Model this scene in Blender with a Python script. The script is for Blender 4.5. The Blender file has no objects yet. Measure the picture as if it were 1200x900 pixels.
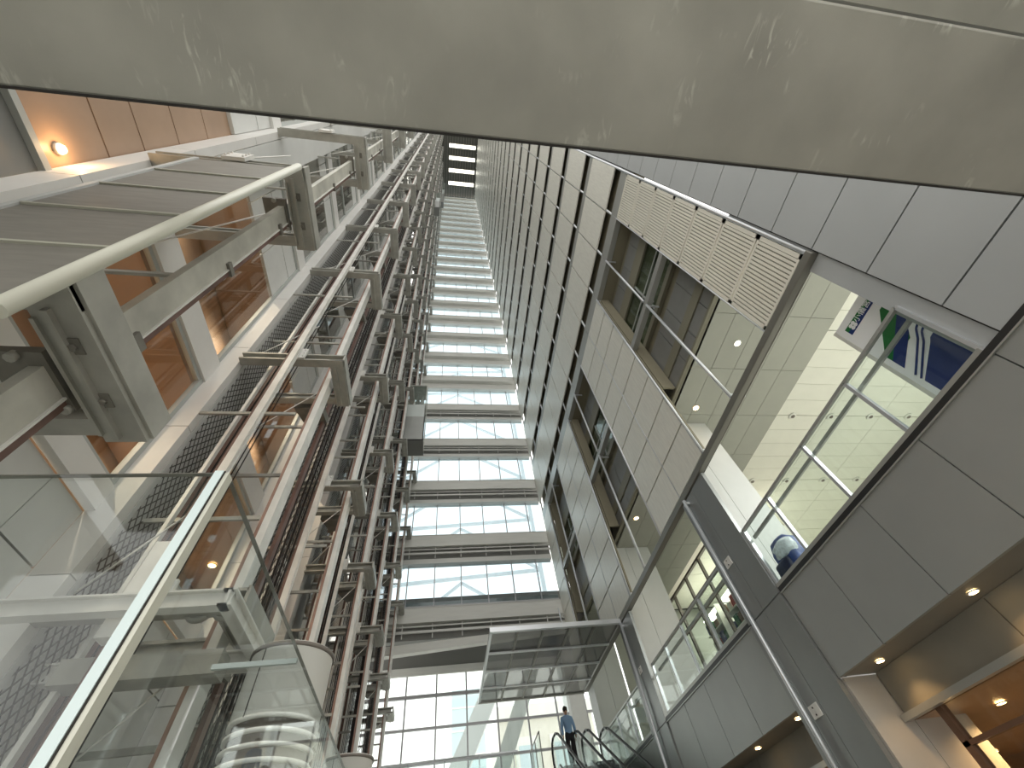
import bpy, math, random
from mathutils import Vector, Matrix
random.seed(7)
C = bpy.context.scene.collection
S = bpy.context.scene

# ------------------------------------------------------------------ camera, world, light, exposure
cam = bpy.data.cameras.new('camera')
cam.sensor_width = 36.0
cam.lens = 484.0138 * 36.0 / 1200.0
cam.clip_start = 0.02
cam.clip_end = 500
co = bpy.data.objects.new('camera', cam); C.objects.link(co)
RX = Vector((0.98710589, -0.10942942, -0.11682108))
RY = Vector((0.02341191, 0.82067141, -0.57092059))      # image down
RZ = Vector((0.15834723, 0.56082407, 0.81265153))       # viewing direction
co.matrix_world = Matrix(((RX.x, -RY.x, -RZ.x, 0), (RX.y, -RY.y, -RZ.y, 0), (RX.z, -RY.z, -RZ.z, 0), (0, 0, 0, 1)))
S.camera = co
S.view_settings.view_transform = 'Standard'
S.view_settings.look = 'None'
S.view_settings.gamma = 1.0
S.view_settings.use_curve_mapping = False
S.view_settings.exposure = 0.40
w = bpy.data.worlds.new('sky'); S.world = w
w.use_nodes = True
bg = w.node_tree.nodes['Background']
bg.inputs[0].default_value = (1.0, 0.985, 0.945, 1)
bg.inputs[1].default_value = 1.45

def area(name, loc, size, power, col=(1, 1, 1), rot=(0, 0, 0)):
    l = bpy.data.lights.new(name, 'AREA'); l.shape = 'RECTANGLE'; l.size, l.size_y = size
    l.energy = power; l.color = col
    o = bpy.data.objects.new(name, l); C.objects.link(o); o.location = loc; o.rotation_euler = rot
    return o
area('hall_fill_light', (12.2, 1.8, 8.7), (4.0, 6.5), 620, (0.97, 1.0, 0.96))  # added area light without a fitting, bounces off the floor to brighten the ceiling
area('gallery_fill_light', (8.6, 5.0, 8.8), (1.0, 6.0), 25, (1.0, 0.97, 0.90))  # bare area light added to lift the gallery brightness
area('shop_fill_light', (12.8, 14.6, 8.8), (3.0, 8.0), 260, (1.0, 0.97, 0.84))  # unseen area light put in to brighten the shop interior

# ------------------------------------------------------------------ materials
MATS = {}
def mat(name, col, rough=0.5, metal=0.0, var=0.0, scale=3.0, bump=0.0, stretch=(1, 1, 1), emit=None, spec=0.5):
    m = bpy.data.materials.new(name); m.use_nodes = True
    nt = m.node_tree; b = nt.nodes['Principled BSDF']
    b.inputs['Base Color'].default_value = (*col, 1)
    b.inputs['Roughness'].default_value = rough
    b.inputs['Metallic'].default_value = metal
    b.inputs['Specular IOR Level'].default_value = spec
    if var or bump:
        tc = nt.nodes.new('ShaderNodeTexCoord'); mp = nt.nodes.new('ShaderNodeMapping')
        mp.inputs['Scale'].default_value = stretch
        nz = nt.nodes.new('ShaderNodeTexNoise'); nz.inputs['Scale'].default_value = scale; nz.inputs['Detail'].default_value = 5
        nt.links.new(tc.outputs['Object'], mp.inputs[0]); nt.links.new(mp.outputs[0], nz.inputs['Vector'])
        if var:
            r = nt.nodes.new('ShaderNodeValToRGB')
            r.color_ramp.elements[0].position = 0.3; r.color_ramp.elements[1].position = 0.7
            r.color_ramp.elements[0].color = (*[c * (1 - var) for c in col], 1)
            r.color_ramp.elements[1].color = (*[min(1, c * (1 + var)) for c in col], 1)
            nt.links.new(nz.outputs[0], r.inputs[0]); nt.links.new(r.outputs[0], b.inputs['Base Color'])
        if bump:
            bp = nt.nodes.new('ShaderNodeBump'); bp.inputs['Strength'].default_value = bump; bp.inputs['Distance'].default_value = 0.02
            nt.links.new(nz.outputs[0], bp.inputs['Height']); nt.links.new(bp.outputs[0], b.inputs['Normal'])
    if emit:
        b.inputs['Emission Color'].default_value = (*emit[0], 1); b.inputs['Emission Strength'].default_value = emit[1]
    MATS[name] = m
    return m
def glass(name, tint=(0.9, 0.97, 0.95), rough=0.02, base=0.0, refl=(1, 1, 1)):
    m = bpy.data.materials.new(name); m.use_nodes = True
    nt = m.node_tree; nt.nodes.clear()
    out = nt.nodes.new('ShaderNodeOutputMaterial'); mx = nt.nodes.new('ShaderNodeMixShader')
    t = nt.nodes.new('ShaderNodeBsdfTransparent'); t.inputs[0].default_value = (*tint, 1)
    g = nt.nodes.new('ShaderNodeBsdfGlossy'); g.inputs['Roughness'].default_value = rough; g.inputs[0].default_value = (*refl, 1)
    f = nt.nodes.new('ShaderNodeLayerWeight'); f.inputs['Blend'].default_value = 0.5
    pw = nt.nodes.new('ShaderNodeMath'); pw.operation = 'POWER'; pw.inputs[1].default_value = 4.5
    nt.links.new(f.outputs['Facing'], pw.inputs[0])
    a = nt.nodes.new('ShaderNodeMath'); a.operation = 'MULTIPLY_ADD'; a.use_clamp = True; a.inputs[1].default_value = 0.5; a.inputs[2].default_value = 0.015 + base
    nt.links.new(pw.outputs[0], a.inputs[0]); nt.links.new(a.outputs[0], mx.inputs[0])
    nt.links.new(t.outputs[0], mx.inputs[1]); nt.links.new(g.outputs[0], mx.inputs[2]); nt.links.new(mx.outputs[0], out.inputs[0])
    MATS[name] = m
    return m

# brushed underside of the big beam, with pale blotchy streaks in patches
def beam_material():
    m = mat('beam_steel', (0.255, 0.255, 0.225), 0.45, 0.15)
    nt = m.node_tree; b = nt.nodes['Principled BSDF']; N = nt.nodes.new; L = nt.links.new
    tc = N('ShaderNodeTexCoord')
    n1 = N('ShaderNodeTexNoise'); n1.inputs['Scale'].default_value = 1.3; n1.inputs['Detail'].default_value = 6
    L(tc.outputs['Object'], n1.inputs['Vector'])
    r1 = N('ShaderNodeValToRGB'); r1.color_ramp.elements[0].position = 0.3; r1.color_ramp.elements[1].position = 0.75
    r1.color_ramp.elements[0].color = (0.35, 0.345, 0.305, 1); r1.color_ramp.elements[1].color = (0.50, 0.495, 0.44, 1)
    L(n1.outputs[0], r1.inputs[0])
    mp = N('ShaderNodeMapping'); mp.inputs['Scale'].default_value = (11, 3.2, 2.2)
    L(tc.outputs['Object'], mp.inputs[0])
    n2 = N('ShaderNodeTexNoise'); n2.inputs['Scale'].default_value = 1.6; n2.inputs['Detail'].default_value = 4; n2.inputs['Distortion'].default_value = 1.5
    L(mp.outputs[0], n2.inputs['Vector'])
    r2 = N('ShaderNodeValToRGB'); r2.color_ramp.elements[0].position = 0.55; r2.color_ramp.elements[1].position = 0.68
    L(n2.outputs[0], r2.inputs[0])
    n3 = N('ShaderNodeTexNoise'); n3.inputs['Scale'].default_value = 1.9; n3.inputs['Detail'].default_value = 2
    mp3 = N('ShaderNodeMapping'); mp3.inputs['Scale'].default_value = (1, 1.2, 1); mp3.inputs['Location'].default_value = (7.9, 0.4, 0)
    L(tc.outputs['Object'], mp3.inputs[0]); L(mp3.outputs[0], n3.inputs['Vector'])
    r3 = N('ShaderNodeValToRGB'); r3.color_ramp.elements[0].position = 0.56; r3.color_ramp.elements[1].position = 0.66
    L(n3.outputs[0], r3.inputs[0])
    mu = N('ShaderNodeMath'); mu.operation = 'MULTIPLY'; L(r2.outputs[0], mu.inputs[0]); L(r3.outputs[0], mu.inputs[1])
    mx = N('ShaderNodeMixRGB'); mx.inputs[2].default_value = (0.64, 0.65, 0.58, 1)
    L(mu.outputs[0], mx.inputs[0]); L(r1.outputs[0], mx.inputs[1]); L(mx.outputs[0], b.inputs['Base Color'])
    n4 = N('ShaderNodeTexNoise'); n4.inputs['Scale'].default_value = 160
    L(tc.outputs['Object'], n4.inputs['Vector'])
    bp = N('ShaderNodeBump'); bp.inputs['Strength'].default_value = 0.15; bp.inputs['Distance'].default_value = 0.003
    L(n4.outputs[0], bp.inputs['Height']); L(bp.outputs[0], b.inputs['Normal'])
    return m
# woven diamond wire screen: wires are opaque, the holes let the view through
def mesh_material(name, axis, scale, wire, col):
    m = mat(name, col, 0.5, 0.5)
    nt = m.node_tree; b = nt.nodes['Principled BSDF']; N = nt.nodes.new; L = nt.links.new
    out = [n for n in nt.nodes if n.type == 'OUTPUT_MATERIAL'][0]
    g = N('ShaderNodeNewGeometry'); sp = N('ShaderNodeSeparateXYZ'); L(g.outputs['Position'], sp.inputs[0])
    def mth(op, a, b2, clamp=False):
        n = N('ShaderNodeMath'); n.operation = op
        for i, v in enumerate((a, b2)):
            if v is None: continue
            if isinstance(v, (int, float)): n.inputs[i].default_value = v
            else: L(v, n.inputs[i])
        return n.outputs[0]
    u = sp.outputs['Y' if axis == 'y' else 'X']; z = sp.outputs['Z']
    lines = []
    for sgn in (1, -1):
        v = mth('MULTIPLY', mth('ADD', mth('MULTIPLY', u, 1.7), mth('MULTIPLY', z, float(sgn))), scale)
        fr = mth('FRACT', mth('ADD', v, 400.0), None)
        lines.append(mth('LESS_THAN', fr, wire))
    al = mth('MAXIMUM', lines[0], lines[1])
    tr = N('ShaderNodeBsdfTransparent'); mx = N('ShaderNodeMixShader')
    L(al, mx.inputs[0]); L(tr.outputs[0], mx.inputs[1]); L(b.outputs[0], mx.inputs[2]); L(mx.outputs[0], out.inputs[0])
    return m

M = MATS
beam_material()
mesh_material('wire_screen', 'y', 6.5, 0.16, (0.10, 0.095, 0.085))
mat('fascia_panel', (0.33, 0.34, 0.325), 0.42, 0.35, 0.04, 1.2)
mat('wall_panel', (0.41, 0.425, 0.425), 0.45, 0.15, 0.03, 1.0)
mat('perforated_panel', (0.73, 0.715, 0.64), 0.38, 0.12, 0.06, 2.0, stretch=(1, 9, 1))
mat('louver_panel', (0.72, 0.69, 0.60), 0.5, 0.1, 0.04)
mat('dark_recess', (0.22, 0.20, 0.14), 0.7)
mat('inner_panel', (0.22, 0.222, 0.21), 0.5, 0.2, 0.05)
mat('olive_frame', (0.20, 0.19, 0.14), 0.5)
mat('steel_edge', (0.40, 0.405, 0.38), 0.38, 0.5)
mat('post_steel', (0.20, 0.195, 0.17), 0.38, 0.4)
mat('silver', (0.62, 0.64, 0.66), 0.3, 0.6)
mat('white_paint', (0.54, 0.555, 0.54), 0.5, 0, 0.02)
mat('fin_paint', (0.70, 0.69, 0.66), 0.5, 0, 0.03)
mat('panel_grey', (0.62, 0.625, 0.60), 0.5, 0, 0.04)
mat('seam', (0.03, 0.028, 0.025), 0.8)
mat('lift_steel', (0.40, 0.395, 0.355), 0.45, 0.25, 0.14, 5)
mat('lift_steel_dark', (0.20, 0.19, 0.165), 0.5, 0.3, 0.2, 6)
mat('rail_pale', (0.74, 0.73, 0.69), 0.42, 0.1, 0.10, 4)
mat('rail_brown', (0.15, 0.085, 0.068), 0.55, 0, 0.25, 6)
mat('rail_red', (0.34, 0.21, 0.165), 0.55, 0, 0.2, 5)
mat('rail_stained', (0.52, 0.51, 0.45), 0.45, 0.1, 0.22, 3)
mat('rope', (0.035, 0.03, 0.03), 0.6, 0.2)
mat('awning', (0.235, 0.225, 0.20), 0.55, 0.1, 0.10, 4, stretch=(1, 1, 5))
mat('awning_seam', (0.45, 0.45, 0.38), 0.5)
mat('window_frame', (0.42, 0.44, 0.42), 0.45, 0.1)
mat('brown_wall', (0.36, 0.245, 0.165), 0.4, 0, 0.08, 2)
mat('brown_dark', (0.14, 0.075, 0.045), 0.5)
mat('slab', (0.68, 0.68, 0.64), 0.55, 0.05, 0.05, 2, stretch=(0.5, 1, 4))
mat('slab_rail', (0.55, 0.55, 0.52), 0.45, 0.2)
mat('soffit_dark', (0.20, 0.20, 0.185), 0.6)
mat('mullion', (0.36, 0.36, 0.37), 0.4, 0.3)
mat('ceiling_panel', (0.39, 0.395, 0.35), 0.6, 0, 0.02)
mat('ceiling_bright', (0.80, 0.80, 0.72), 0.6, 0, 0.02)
mat('floor_stone', (0.55, 0.54, 0.51), 0.35, 0, 0.08, 0.8)
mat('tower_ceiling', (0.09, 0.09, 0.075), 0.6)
mat('strip_lamp', (0.9, 0.9, 0.8), 0.5, emit=((1.0, 0.97, 0.84), 2.6))
mat('warm_lamp', (1, 0.9, 0.7), 0.5, emit=((1.0, 0.66, 0.28), 14.0))
mat('shop_lamp', (1, 1, 0.9), 0.5, emit=((1.0, 0.96, 0.78), 4.0))
mat('recess_panel', (0.23, 0.215, 0.18), 0.5, 0, 0.04)
mat('side_panel', (0.44, 0.415, 0.37), 0.5, 0, 0.03)
mat('pillar_metal', (0.26, 0.27, 0.262), 0.32, 0.45, 0.03)
mat('lamp_rim', (0.75, 0.75, 0.70), 0.4, 0.2)
mat('glass_edge', (0.80, 0.93, 0.93), 0.3, 0)
mat('post_cream', (0.72, 0.72, 0.62), 0.35, 0.1)
mat('casing_white', (0.90, 0.90, 0.85), 0.4, 0)
mat('casing_band', (0.16, 0.14, 0.12), 0.5)
mat('sign_white', (0.92, 0.93, 0.94), 0.35)
mat('sign_green', (0.010, 0.16, 0.035), 0.4)
mat('sign_blue', (0.008, 0.030, 0.16), 0.4)
mat('sign_grey', (0.55, 0.60, 0.58), 0.4)
mat('bag_blue', (0.045, 0.085, 0.27), 0.35, 0, 0.25, 9, bump=0.8)
mat('bag_dark', (0.012, 0.02, 0.06), 0.4)
mat('bag_film', (0.66, 0.74, 0.80), 0.2, 0, 0.25, 14, bump=0.8)
mat('shirt_blue', (0.27, 0.43, 0.66), 0.8, 0, 0.06, 8, bump=0.3)
mat('trousers', (0.022, 0.020, 0.022), 0.8)
mat('skin', (0.50, 0.30, 0.21), 0.6)
mat('hair', (0.018, 0.013, 0.011), 0.6)
mat('rubber', (0.02, 0.02, 0.02), 0.4)
mat('step_metal', (0.045, 0.045, 0.05), 0.4, 0.5)
mat('stone_building', (0.80, 0.77, 0.69), 0.8, 0, 0.05)
mat('stone_trim', (0.88, 0.87, 0.82), 0.8)
mat('brace_paint', (0.80, 0.82, 0.82), 0.5)
mat('teal_glass', (0.58, 0.70, 0.74), 0.3)
mat('goods_red', (0.35, 0.05, 0.05), 0.5); mat('goods_blue', (0.03, 0.05, 0.20), 0.5); mat('goods_green', (0.02, 0.12, 0.06), 0.5)
mat('goods_white', (0.75, 0.75, 0.70), 0.5); mat('goods_brown', (0.20, 0.12, 0.08), 0.5)
mat('red_carpet', (0.42, 0.17, 0.15), 0.8)
glass('rail_glass', (0.94, 0.975, 0.965), 0.02, 0.01)
glass('near_glass', (0.94, 0.965, 0.96), 0.02, 0.02)
glass('window_glass', (0.90, 0.90, 0.87), 0.02, 0.01)
glass('facade_glass', (0.78, 0.86, 0.90), 0.02, 0.01)
glass('canopy_glass', (0.50, 0.50, 0.49), 0.25, 0.03)
glass('inner_glass', (0.70, 0.76, 0.70), 0.05, 0.04)

# ------------------------------------------------------------------ mesh builder
class MB:
    def __init__(s): s.v, s.f, s.sm = [], [], []
    def box(s, x0, x1, y0, y1, z0, z1):
        n = len(s.v)
        s.v += [(x, y, z) for z in (z0, z1) for y in (y0, y1) for x in (x0, x1)]
        s.f += [tuple(n + i for i in q) for q in ((0, 2, 3, 1), (4, 5, 7, 6), (0, 1, 5, 4), (2, 6, 7, 3), (0, 4, 6, 2), (1, 3, 7, 5))]
        s.sm += [False] * 6
        return s
    def tube(s, a, b, r, n=10, r2=None):
        a, b = Vector(a), Vector(b); d = (b - a).normalized()
        u = d.orthogonal().normalized(); w_ = d.cross(u); r2 = r if r2 is None else r2
        k = len(s.v)
        for p, rr in ((a, r), (b, r2)):
            for i in range(n):
                t = 2 * math.pi * i / n; s.v.append(tuple(p + u * (rr * math.cos(t)) + w_ * (rr * math.sin(t))))
        for i in range(n):
            j = (i + 1) % n; s.f.append((k + i, k + j, k + n + j, k + n + i)); s.sm.append(True)
        s.f += [tuple(k + i for i in reversed(range(n))), tuple(k + n + i for i in range(n))]; s.sm += [False, False]
        return s
    def bar(s, a, b, w1, h1, up=(0, 0, 1)):
        a, b = Vector(a), Vector(b); d = (b - a).normalized(); up = Vector(up)
        if abs(d.dot(up)) > 0.99: up = Vector((0, 1, 0))
        u = d.cross(up).normalized(); v = u.cross(d)
        k = len(s.v)
        for p in (a, b):
            for su, sv in ((-1, -1), (1, -1), (1, 1), (-1, 1)):
                s.v.append(tuple(p + u * su * w1 / 2 + v * sv * h1 / 2))
        s.f += [(k, k + 1, k + 2, k + 3), (k + 7, k + 6, k + 5, k + 4)] + [(k + i, k + 4 + i, k + 4 + (i + 1) % 4, k + (i + 1) % 4) for i in range(4)]
        s.sm += [False] * 6
        return s
    def poly(s, pts, thick=(0, 0, 0)):
        t = Vector(thick); k = len(s.v); n = len(pts)
        s.v += [tuple(Vector(p)) for p in pts] + [tuple(Vector(p) + t) for p in pts]
        s.f += [tuple(range(k, k + n)), tuple(reversed(range(k + n, k + 2 * n)))] + [(k + i, k + n + i, k + n + (i + 1) % n, k + (i + 1) % n) for i in range(n)]
        s.sm += [False] * (n + 2)
        return s
    def lathe(s, c, prof, n=40):
        k = len(s.v); cx, cy = c
        for r, z in prof:
            for i in range(n):
                t = 2 * math.pi * i / n; s.v.append((cx + r * math.cos(t), cy + r * math.sin(t), z))
        for a in range(len(prof) - 1):
            for i in range(n):
                j = (i + 1) % n; s.f.append((k + a * n + i, k + a * n + j, k + (a + 1) * n + j, k + (a + 1) * n + i)); s.sm.append(True)
        s.f += [tuple(k + i for i in reversed(range(n))), tuple(k + (len(prof) - 1) * n + i for i in range(n))]; s.sm += [False, False]
        return s
    def build(s, name, material, parent=None, bevel=0):
        me = bpy.data.meshes.new(name)
        off = Vector((0, 0, 0))
        if parent is not None:
            p = parent
            while p is not None: off += Vector(p.location); p = p.parent
        me.from_pydata([(x - off.x, y - off.y, z - off.z) for x, y, z in s.v], [], s.f)
        me.polygons.foreach_set('use_smooth', s.sm)
        me.materials.append(M[material]); me.update()
        o = bpy.data.objects.new(name, me); C.objects.link(o)
        if parent is not None: o.parent = parent
        if bevel:
            bm = o.modifiers.new('bevel', 'BEVEL'); bm.width = bevel; bm.segments = 2
        return o
def empty(name, loc=(0, 0, 0)):
    o = bpy.data.objects.new(name, None); C.objects.link(o); o.location = loc; o.empty_display_size = 0.1
    return o
def tag(o, label, cat, group=None):
    o['label'] = label; o['category'] = cat
    if group: o['group'] = group
    return o
def thing(name, loc, label, cat, group=None): return tag(empty(name, loc), label, cat, group)
def struct(o): o['kind'] = 'structure'; return o
def stuff(o): o['kind'] = 'stuff'; return o
def B(*a): return MB().box(*a)
def T(a, b, r, n=10): return MB().tube(a, b, r, n)
def move(o, dx, dy, dz): o.location = (o.location[0] + dx, o.location[1] + dy, o.location[2] + dz)

X0 = 6.0
TOP = 112.0
COLS = [1.55, 3.05, 4.6, 6.2, 7.78, 9.33, 10.9, 12.46, 14.03, 15.6, 17.1, 18.65, 20.2]
FL = 4.05

# ================================================================== SETTING
# ground floor, outside pavement, tower ceiling
struct(B(-12, 22, -16, 60, -1.75, -1.55).build('floor', 'floor_stone'))
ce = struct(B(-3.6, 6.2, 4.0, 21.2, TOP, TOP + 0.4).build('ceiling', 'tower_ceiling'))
rb = MB()
for i in range(12): rb.box(-1.6 + i * 0.62, -1.5 + i * 0.62, 4.0, 21.0, TOP - 0.25, TOP)
rb.build('ceiling_rib', 'lift_steel_dark', ce)
for i, (yy, pos) in enumerate(((9.9, 'farthest up the picture'), (12.45, 'second from the top'), (15.1, 'third from the top'), (17.9, 'lowest, just above the floors'))):
    t = thing('ceiling_light', (2.6, yy, TOP - 0.3), 'long glowing strip light on the dark tower ceiling, ' + pos, 'light', 'strip lights on the tower ceiling')
    B(-0.45, 5.6, yy - 0.36, yy + 0.36, TOP - 0.45, TOP - 0.3).build('diffuser', 'strip_lamp', t)
    B(-0.55, 5.7, yy - 0.55, yy + 0.55, TOP - 0.3, TOP - 0.22).build('housing', 'lift_steel_dark', t)

# ------------------------------------------------------------------ far wall
wb = struct(empty('wall_back', (2, 20.4, 0)))
z = 9.75; k = 0
zs = []
while z < TOP - 2:
    zs.append(z); z += FL * (0.98 if k < 3 else 1.0); k += 1
for k, z in enumerate(zs):
    x1 = 6.02
    fs = B(-3.5, x1, 20.3, 20.75, z, z + 0.66).build('floor_slab', 'slab', wb)
    m = MB().box(-3.5, x1, 20.28, 20.31, z + 0.66, z + 0.70)
    m.build('slab_edge_trim', 'slab_rail', fs)
    nz = zs[k + 1] if k + 1 < len(zs) else TOP
    # two thin rails under the slab on a dark grille band
    if k < 5:
        r = MB()
        r.box(-3.5, x1, 20.42, 20.47, z - 0.14, z - 0.08)
        for i in range(7): r.box(-3.1 + i * 1.37, -3.06 + i * 1.37, 20.43, 20.46, z - 0.62, z)
        r.build('soffit_rail', 'slab_rail', wb)
        B(-3.5, x1, 20.40, 20.47, z - 0.40, z - 0.30).build('soffit_rail', 'slab_rail', wb)
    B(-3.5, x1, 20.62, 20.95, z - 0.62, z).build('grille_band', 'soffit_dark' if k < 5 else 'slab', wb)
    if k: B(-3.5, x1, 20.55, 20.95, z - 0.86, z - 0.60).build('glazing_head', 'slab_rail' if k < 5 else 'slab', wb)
    # glazing above the slab
    g0, g1 = z + 0.66, nz - 0.86
    B(-3.5, x1, 20.80, 20.82, g0, g1).build('window_pane', 'facade_glass', wb)
    B(-3.5, x1, 20.75, 20.95, z, z + 0.66).build('slab_rear', 'slab', wb)
    m = MB()
    for i in range(7): m.box(-3.1 + i * 1.37, -3.05 + i * 1.37, 20.75, 20.86, g0, g1)
    m.box(-3.5, x1, 20.76, 20.84, g0 + 0.30, g0 + 0.34)
    m.build('window_frame', 'mullion', wb)
# lowest pale soffit wedge under the first floor
MB().poly([(-3.5, 20.3, 8.75), (3.2, 20.3, 9.08), (6.0, 20.3, 9.12), (6.0, 20.3, 8.95), (-3.5, 20.3, 8.35)], (0, 0.3, 0)).build('sloping_beam', 'slab', wb)
# lobby curtain wall, further out
cw = struct(empty('wall_front', (2, 24, 0)))
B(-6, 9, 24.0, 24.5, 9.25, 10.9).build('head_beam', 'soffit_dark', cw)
B(-6, 9, 23.9, 24.0, 8.95, 9.30).build('head_trim', 'slab', cw)
m = MB()
for i in range(-3, 8): m.box(-0.13 + i * 1.45, -0.06 + i * 1.45, 23.97, 24.07, -1.5, 9.3)
m.build('mullion_row', 'mullion', cw)
m = MB()
for zz in (8.02, 6.78, 5.55, 4.3, 3.0, 1.7): m.box(-6, 9, 23.96, 24.08, zz, zz + (0.13 if zz == 8.02 else 0.09))
m.build('transom_row', 'mullion', cw)
B(-6, 9, 24.01, 24.03, -1.5, 9.25).build('window_pane', 'rail_glass', cw)
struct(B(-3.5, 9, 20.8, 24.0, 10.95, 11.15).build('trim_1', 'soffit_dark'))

# ------------------------------------------------------------------ right facade
wr = struct(empty('wall_right', (X0, 10, 6)))
B(6.16, 6.6, 6.2, 20.25, 15.1, TOP).build('backing_wall', 'dark_recess', wr)
B(6.16, 6.6, 1.5, 6.2, 15.1, TOP).build('backing_wall', 'dark_recess', wr)
small = MB(); npan = 0
kf = 0
while True:
    zb = 16.3 + FL * kf; zt = zb + 2.85
    if zt > TOP: break
    for c in range(12):
        a, b = COLS[c] + 0.03, COLS[c + 1] - 0.03
        if npan < 84:
            B(5.89, 5.94, a, b, zb, zt).build('facade_panel', 'perforated_panel', wr); npan += 1
        else: small.box(5.89, 5.94, a, b, zb, zt)
    kf += 1
stuff(small.build('facade_panels_above', 'perforated_panel', wr))
m = MB(); kk = 0
while 15.1 + FL * kk < TOP:
    z0 = 15.1 + FL * kk
    B(5.95, 6.15, 1.5, 20.25, z0 - 0.02, z0 + 0.62).build('floor_beam', 'steel_edge', wr); kk += 1
B(5.95, 6.12, 3.05, 18.65, 11.05, 11.27).build('floor_beam', 'steel_edge', wr)
for y in COLS:
    T((5.99, y, 15.1), (5.99, y, TOP), 0.045, 8).build('mullion', 'silver', wr)
# lower part of the facade, 6.3 .. 15.1
t6, t15 = 6.36, 15.08
def panel_bay(c0, c1):
    for c in range(c0, c1):
        for i in range(8):
            h = (t15 - t6) / 8
            B(5.93, 5.99, COLS[c] + 0.02, COLS[c + 1] - 0.02, t6 + i * h + 0.024, t6 + (i + 1) * h - 0.024).build('facade_panel', 'perforated_panel', wr)
    B(6.01, 6.06, COLS[c0], COLS[c1], t6, t15).build('panel_backing', 'dark_recess', wr)
# (cells) panels hang in two double columns and one single one
panel_bay(4 - 1, 5)
panel_bay(7, 9)
panel_bay(11, 12)
# louvre column
for i in range(7):
    h = (t15 - t6) / 7; a = t6 + i * h + 0.02; b = t6 + (i + 1) * h - 0.02
    lp = MB().box(5.93, 5.97, 1.60, 1.68, a, b).box(5.93, 5.97, 2.95, 3.02, a, b).box(5.93, 5.97, 1.60, 3.02, a, a + 0.05).box(5.93, 5.97, 1.60, 3.02, b - 0.05, b).build('louver_frame', 'louver_panel', wr)
    s = MB()
    for q in range(17): s.box(5.935, 5.965, 1.69 + q * 0.074, 1.742 + q * 0.074, a + 0.05, b - 0.05)
    s.build('louver_slats', 'louver_panel', lp)
    B(5.985, 5.99, 1.6, 3.02, a, b).build('louver_backing', 'dark_recess', lp)
# slim silver tubes
for y, z0, z1 in ((1.55, 6.2, 40), (4.6, 6.36, 11.05), (4.6, 11.27, 15.1), (6.2, 6.36, 15.1), (9.33, 6.36, 15.1), (10.9, 6.36, 11.05), (10.9, 11.27, 15.1), (12.46, 6.36, 15.1), (15.6, 6.36, 15.1), (17.1, 6.36, 15.1), (18.65, 6.36, 15.1), (3.05, 6.36, 15.1), (7.78, 6.36, 15.1), (14.03, 6.36, 15.1)):
    rr = 0.038 if y not in (3.05, 7.78, 14.03) else 0.018
    T((5.94, y, z0), (5.94, y, z1), rr).build('silver_tube', 'silver', wr)
    if rr > 0.03 and y > 2:
        for zz in (z0 + 0.05, z1 - 0.12): B(5.98, 6.3, y - 0.02, y + 0.02, zz, zz + 0.06).build('tube_bracket', 'silver', wr)
# the inner wall behind the openings: grey panels, olive transoms, dim windows
iw = struct(empty('wall_inner', (6.5, 10, 9)))
for y0, y1 in ((1.8, 20.2),):
    seams = [1.8, 3.77, 4.6, 5.35, 6.3, 7.3, 8.3, 9.3, 10.2, 11.2, 12.2, 13.2, 14.2, 15.2, 16.2, 17.2, 18.2, 20.2]
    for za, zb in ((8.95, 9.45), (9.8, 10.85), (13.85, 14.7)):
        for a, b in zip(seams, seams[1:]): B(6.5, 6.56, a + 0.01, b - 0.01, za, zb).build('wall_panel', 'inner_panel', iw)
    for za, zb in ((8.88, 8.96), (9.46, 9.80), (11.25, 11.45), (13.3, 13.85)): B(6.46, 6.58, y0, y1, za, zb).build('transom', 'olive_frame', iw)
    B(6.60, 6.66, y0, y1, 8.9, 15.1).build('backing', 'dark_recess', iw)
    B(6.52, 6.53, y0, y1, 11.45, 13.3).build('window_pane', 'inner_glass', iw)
    m = MB()
    for y in (3.3, 4.9, 6.5, 8.1, 9.7, 11.3, 12.9, 14.5, 16.1, 17.7, 19.3): m.box(6.50, 6.58, y - 0.03, y + 0.03, 11.45, 13.3)
    m.box(6.50, 6.57, y0, y1, 12.5, 12.55)
    m.build('window_bar', 'window_frame', iw)
# closed sides of the openings
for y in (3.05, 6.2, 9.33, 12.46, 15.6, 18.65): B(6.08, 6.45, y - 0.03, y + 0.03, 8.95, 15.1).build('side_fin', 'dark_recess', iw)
# steel channel along the foot of the facade
ch = struct(MB().box(5.90, 6.04, 1.5, 19.5, 6.18, 6.34).box(6.04, 6.07, 1.5, 19.5, 6.18, 6.22).build('trim_2', 'post_steel', None, 0.015))

# near right wall: grey panels beside the louvres, closing on the overhead beam
wn = struct(empty('wall_near', (6, 0, 6)))
zz = [3.34, 4.04, 5.18, 6.30, 7.38]
while zz[-1] < 30: zz.append(zz[-1] + 1.13)
for a, b in zip(zz, zz[1:]):
    B(5.97, 6.03, -2.6, 1.47, a + 0.012, b - 0.012).build('wall_panel', 'wall_panel', wn)
B(6.04, 6.20, -2.6, 1.44, 3.3, 30).build('backing', 'seam', wn)
B(6.03, 6.12, 1.50, 1.80, 3.36, 8.9).build('reveal_strip', 'wall_panel', wn)
B(6.03, 6.30, 1.48, 1.50, 3.36, 30).build('dark_gap', 'seam', wn)
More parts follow.
